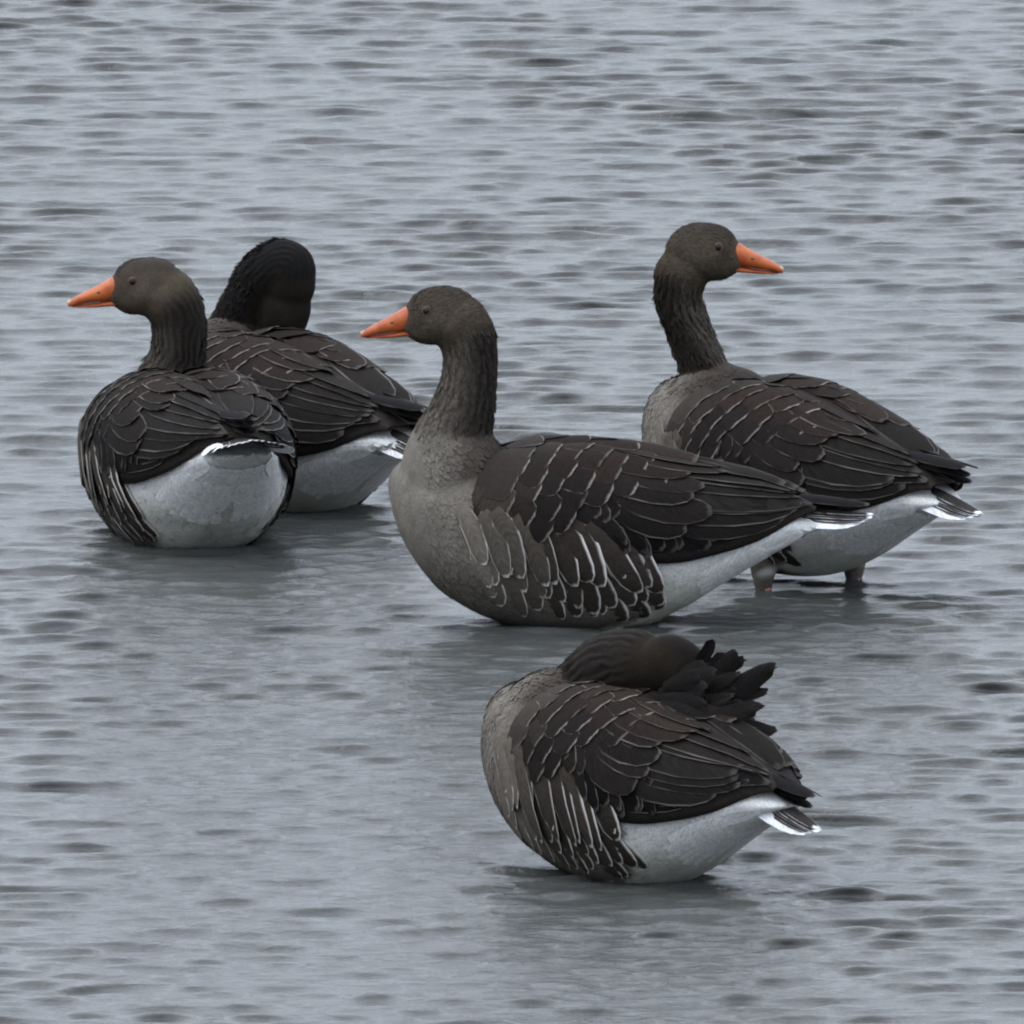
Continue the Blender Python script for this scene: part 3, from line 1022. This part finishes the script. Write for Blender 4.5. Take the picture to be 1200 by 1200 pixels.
# middle: side view, facing left
geese.append(goose('largest goose in the centre, whole body in side view, orange bill pointing left', 690, 728, D2(4), D2(1), 0.0,
    [(533, 560, 0.0, 66), (529, 522, 0.0, 48), (541, 485, 0.0, 38), (549, 450, 0.0, 33.5), (551, 420, 0.0, 32.5), (546, 392, 0.0, 34), (537, 376, 0.0, 34)],
    (520, 371, 0.0, (-1, -0.04, -0.07), (0, 0, 1)), 21, tail_droop=0.06, bend=False, tip_z=0.172, tip_fall=0.10))
# right: back three-quarter view, head turned to the right
geese.append(goose('goose behind the centre one on long dark neck, its orange bill pointing right', 929, 683, D2(50), D2(-2.5), 0.026,
    [(818, 530, 0.13, 56), (826, 485, 0.13, 40), (829, 452, 0.13, 31), (821, 420, 0.12, 27.5), (806, 383, 0.11, 26.5), (795, 348, 0.10, 28), (800, 318, 0.09, 32)],
    (822, 297, 0.09, (1, -0.06, -0.06), (0, 0, 1)), 22, leg_y=0.078))
# left: seen from behind, head in profile to the left
geese.append(goose('goose at far left seen from behind, white rump to viewer, orange bill pointing left', 226, 636, D2(76), D2(7), -0.010,
    [(186, 500, 0.19, 62), (198, 460, 0.19, 46), (206, 425, 0.18, 34), (209, 395, 0.17, 31.5), (206, 368, 0.16, 33), (195, 348, 0.15, 35)],
    (174, 338, 0.15, (-1, -0.05, -0.05), (0, 0, 1)), 23, tail_spread=12.0, tail_droop=0.0))
# left, further back: head bent down into its own back
geese.append(goose('dark goose behind the far left one, preening, its bill hidden in its back', 330, 588, D2(57), D2(0), -0.016,
    [(248, 470, 0.16, 58), (258, 425, 0.17, 40), (274, 388, 0.16, 31), (293, 350, 0.15, 29), (314, 320, 0.135, 30), (335, 315, 0.13, 32), (339, 340, 0.13, 31)],
    (333, 366, 0.13, (-0.30, 0.22, -1), (0.95, 0.25, -0.2)), 24, tone=0.38, head_tone=0.24, head_size=0.88))
# front: head laid over its back, feathers ruffled up
RUF = [(800, 800, 0.02, 843, 750, 0.0, 15, 1.0), (812, 812, 0.0, 872, 768, -0.02, 13, 0.9), (812, 818, -0.02, 902, 796, -0.03, 17, 1.1),
       (815, 830, -0.02, 893, 832, -0.05, 16, 0.8), (806, 838, -0.03, 902, 852, -0.06, 15, 0.9), (800, 842, -0.04, 892, 866, -0.07, 13, 0.8),
       (790, 825, -0.03, 862, 815, -0.05, 19, 1.0), (790, 842, -0.05, 868, 848, -0.07, 19, 0.9), (805, 805, 0.01, 848, 776, 0.0, 18, 1.0),
       (830, 862, -0.06, 920, 897, -0.10, 9, 1.2), (845, 880, -0.07, 915, 902, -0.10, 10, 1.0), (780, 830, -0.05, 850, 862, -0.09, 18, 1.1),
       (795, 815, -0.01, 858, 795, -0.03, 17, .9), (755, 826, -0.06, 822, 856, -0.09, 18, 1), (770, 820, -0.06, 842, 838, -0.08, 20, 1), (775, 812, -0.04, 835, 812, -0.05, 20, 1), (778, 800, -0.03, 838, 786, -0.03, 17, 1), (772, 806, -0.045, 830, 800, -0.05, 18, 1.1), (760, 814, -0.05, 812, 826, -0.07, 18, 1), (815, 845, -0.06, 884, 872, -0.09, 15, .9), (800, 838, -0.06, 905, 838, -0.08, 15, .9), (806, 850, -0.07, 872, 880, -0.10, 13, 1)]
geese.append(goose('nearest goose, lowest in the picture, head tucked among ruffled black feathers', 741, 1019, D2(44), D2(-2.5), 0.0,
    [(644, 888, 0.13, 66), (662, 846, 0.12, 53), (690, 805, 0.09, 48), (718, 779, 0.055, 46), (748, 774, 0.035, 42)],
    (786, 779, 0.02, (0.80, 0.50, -0.50), (0.45, 0.05, 0.9)), 25, ruffle=RUF, tone=0.75, head_tone=0.30, tail_droop=0.30, n_fixed=4, head_size=1.08, sx=0.86, tip_z=0.170, tip_fall=0.14))

RINGS = [(g[1], g[2], 0.0007) for g in geese]
water()
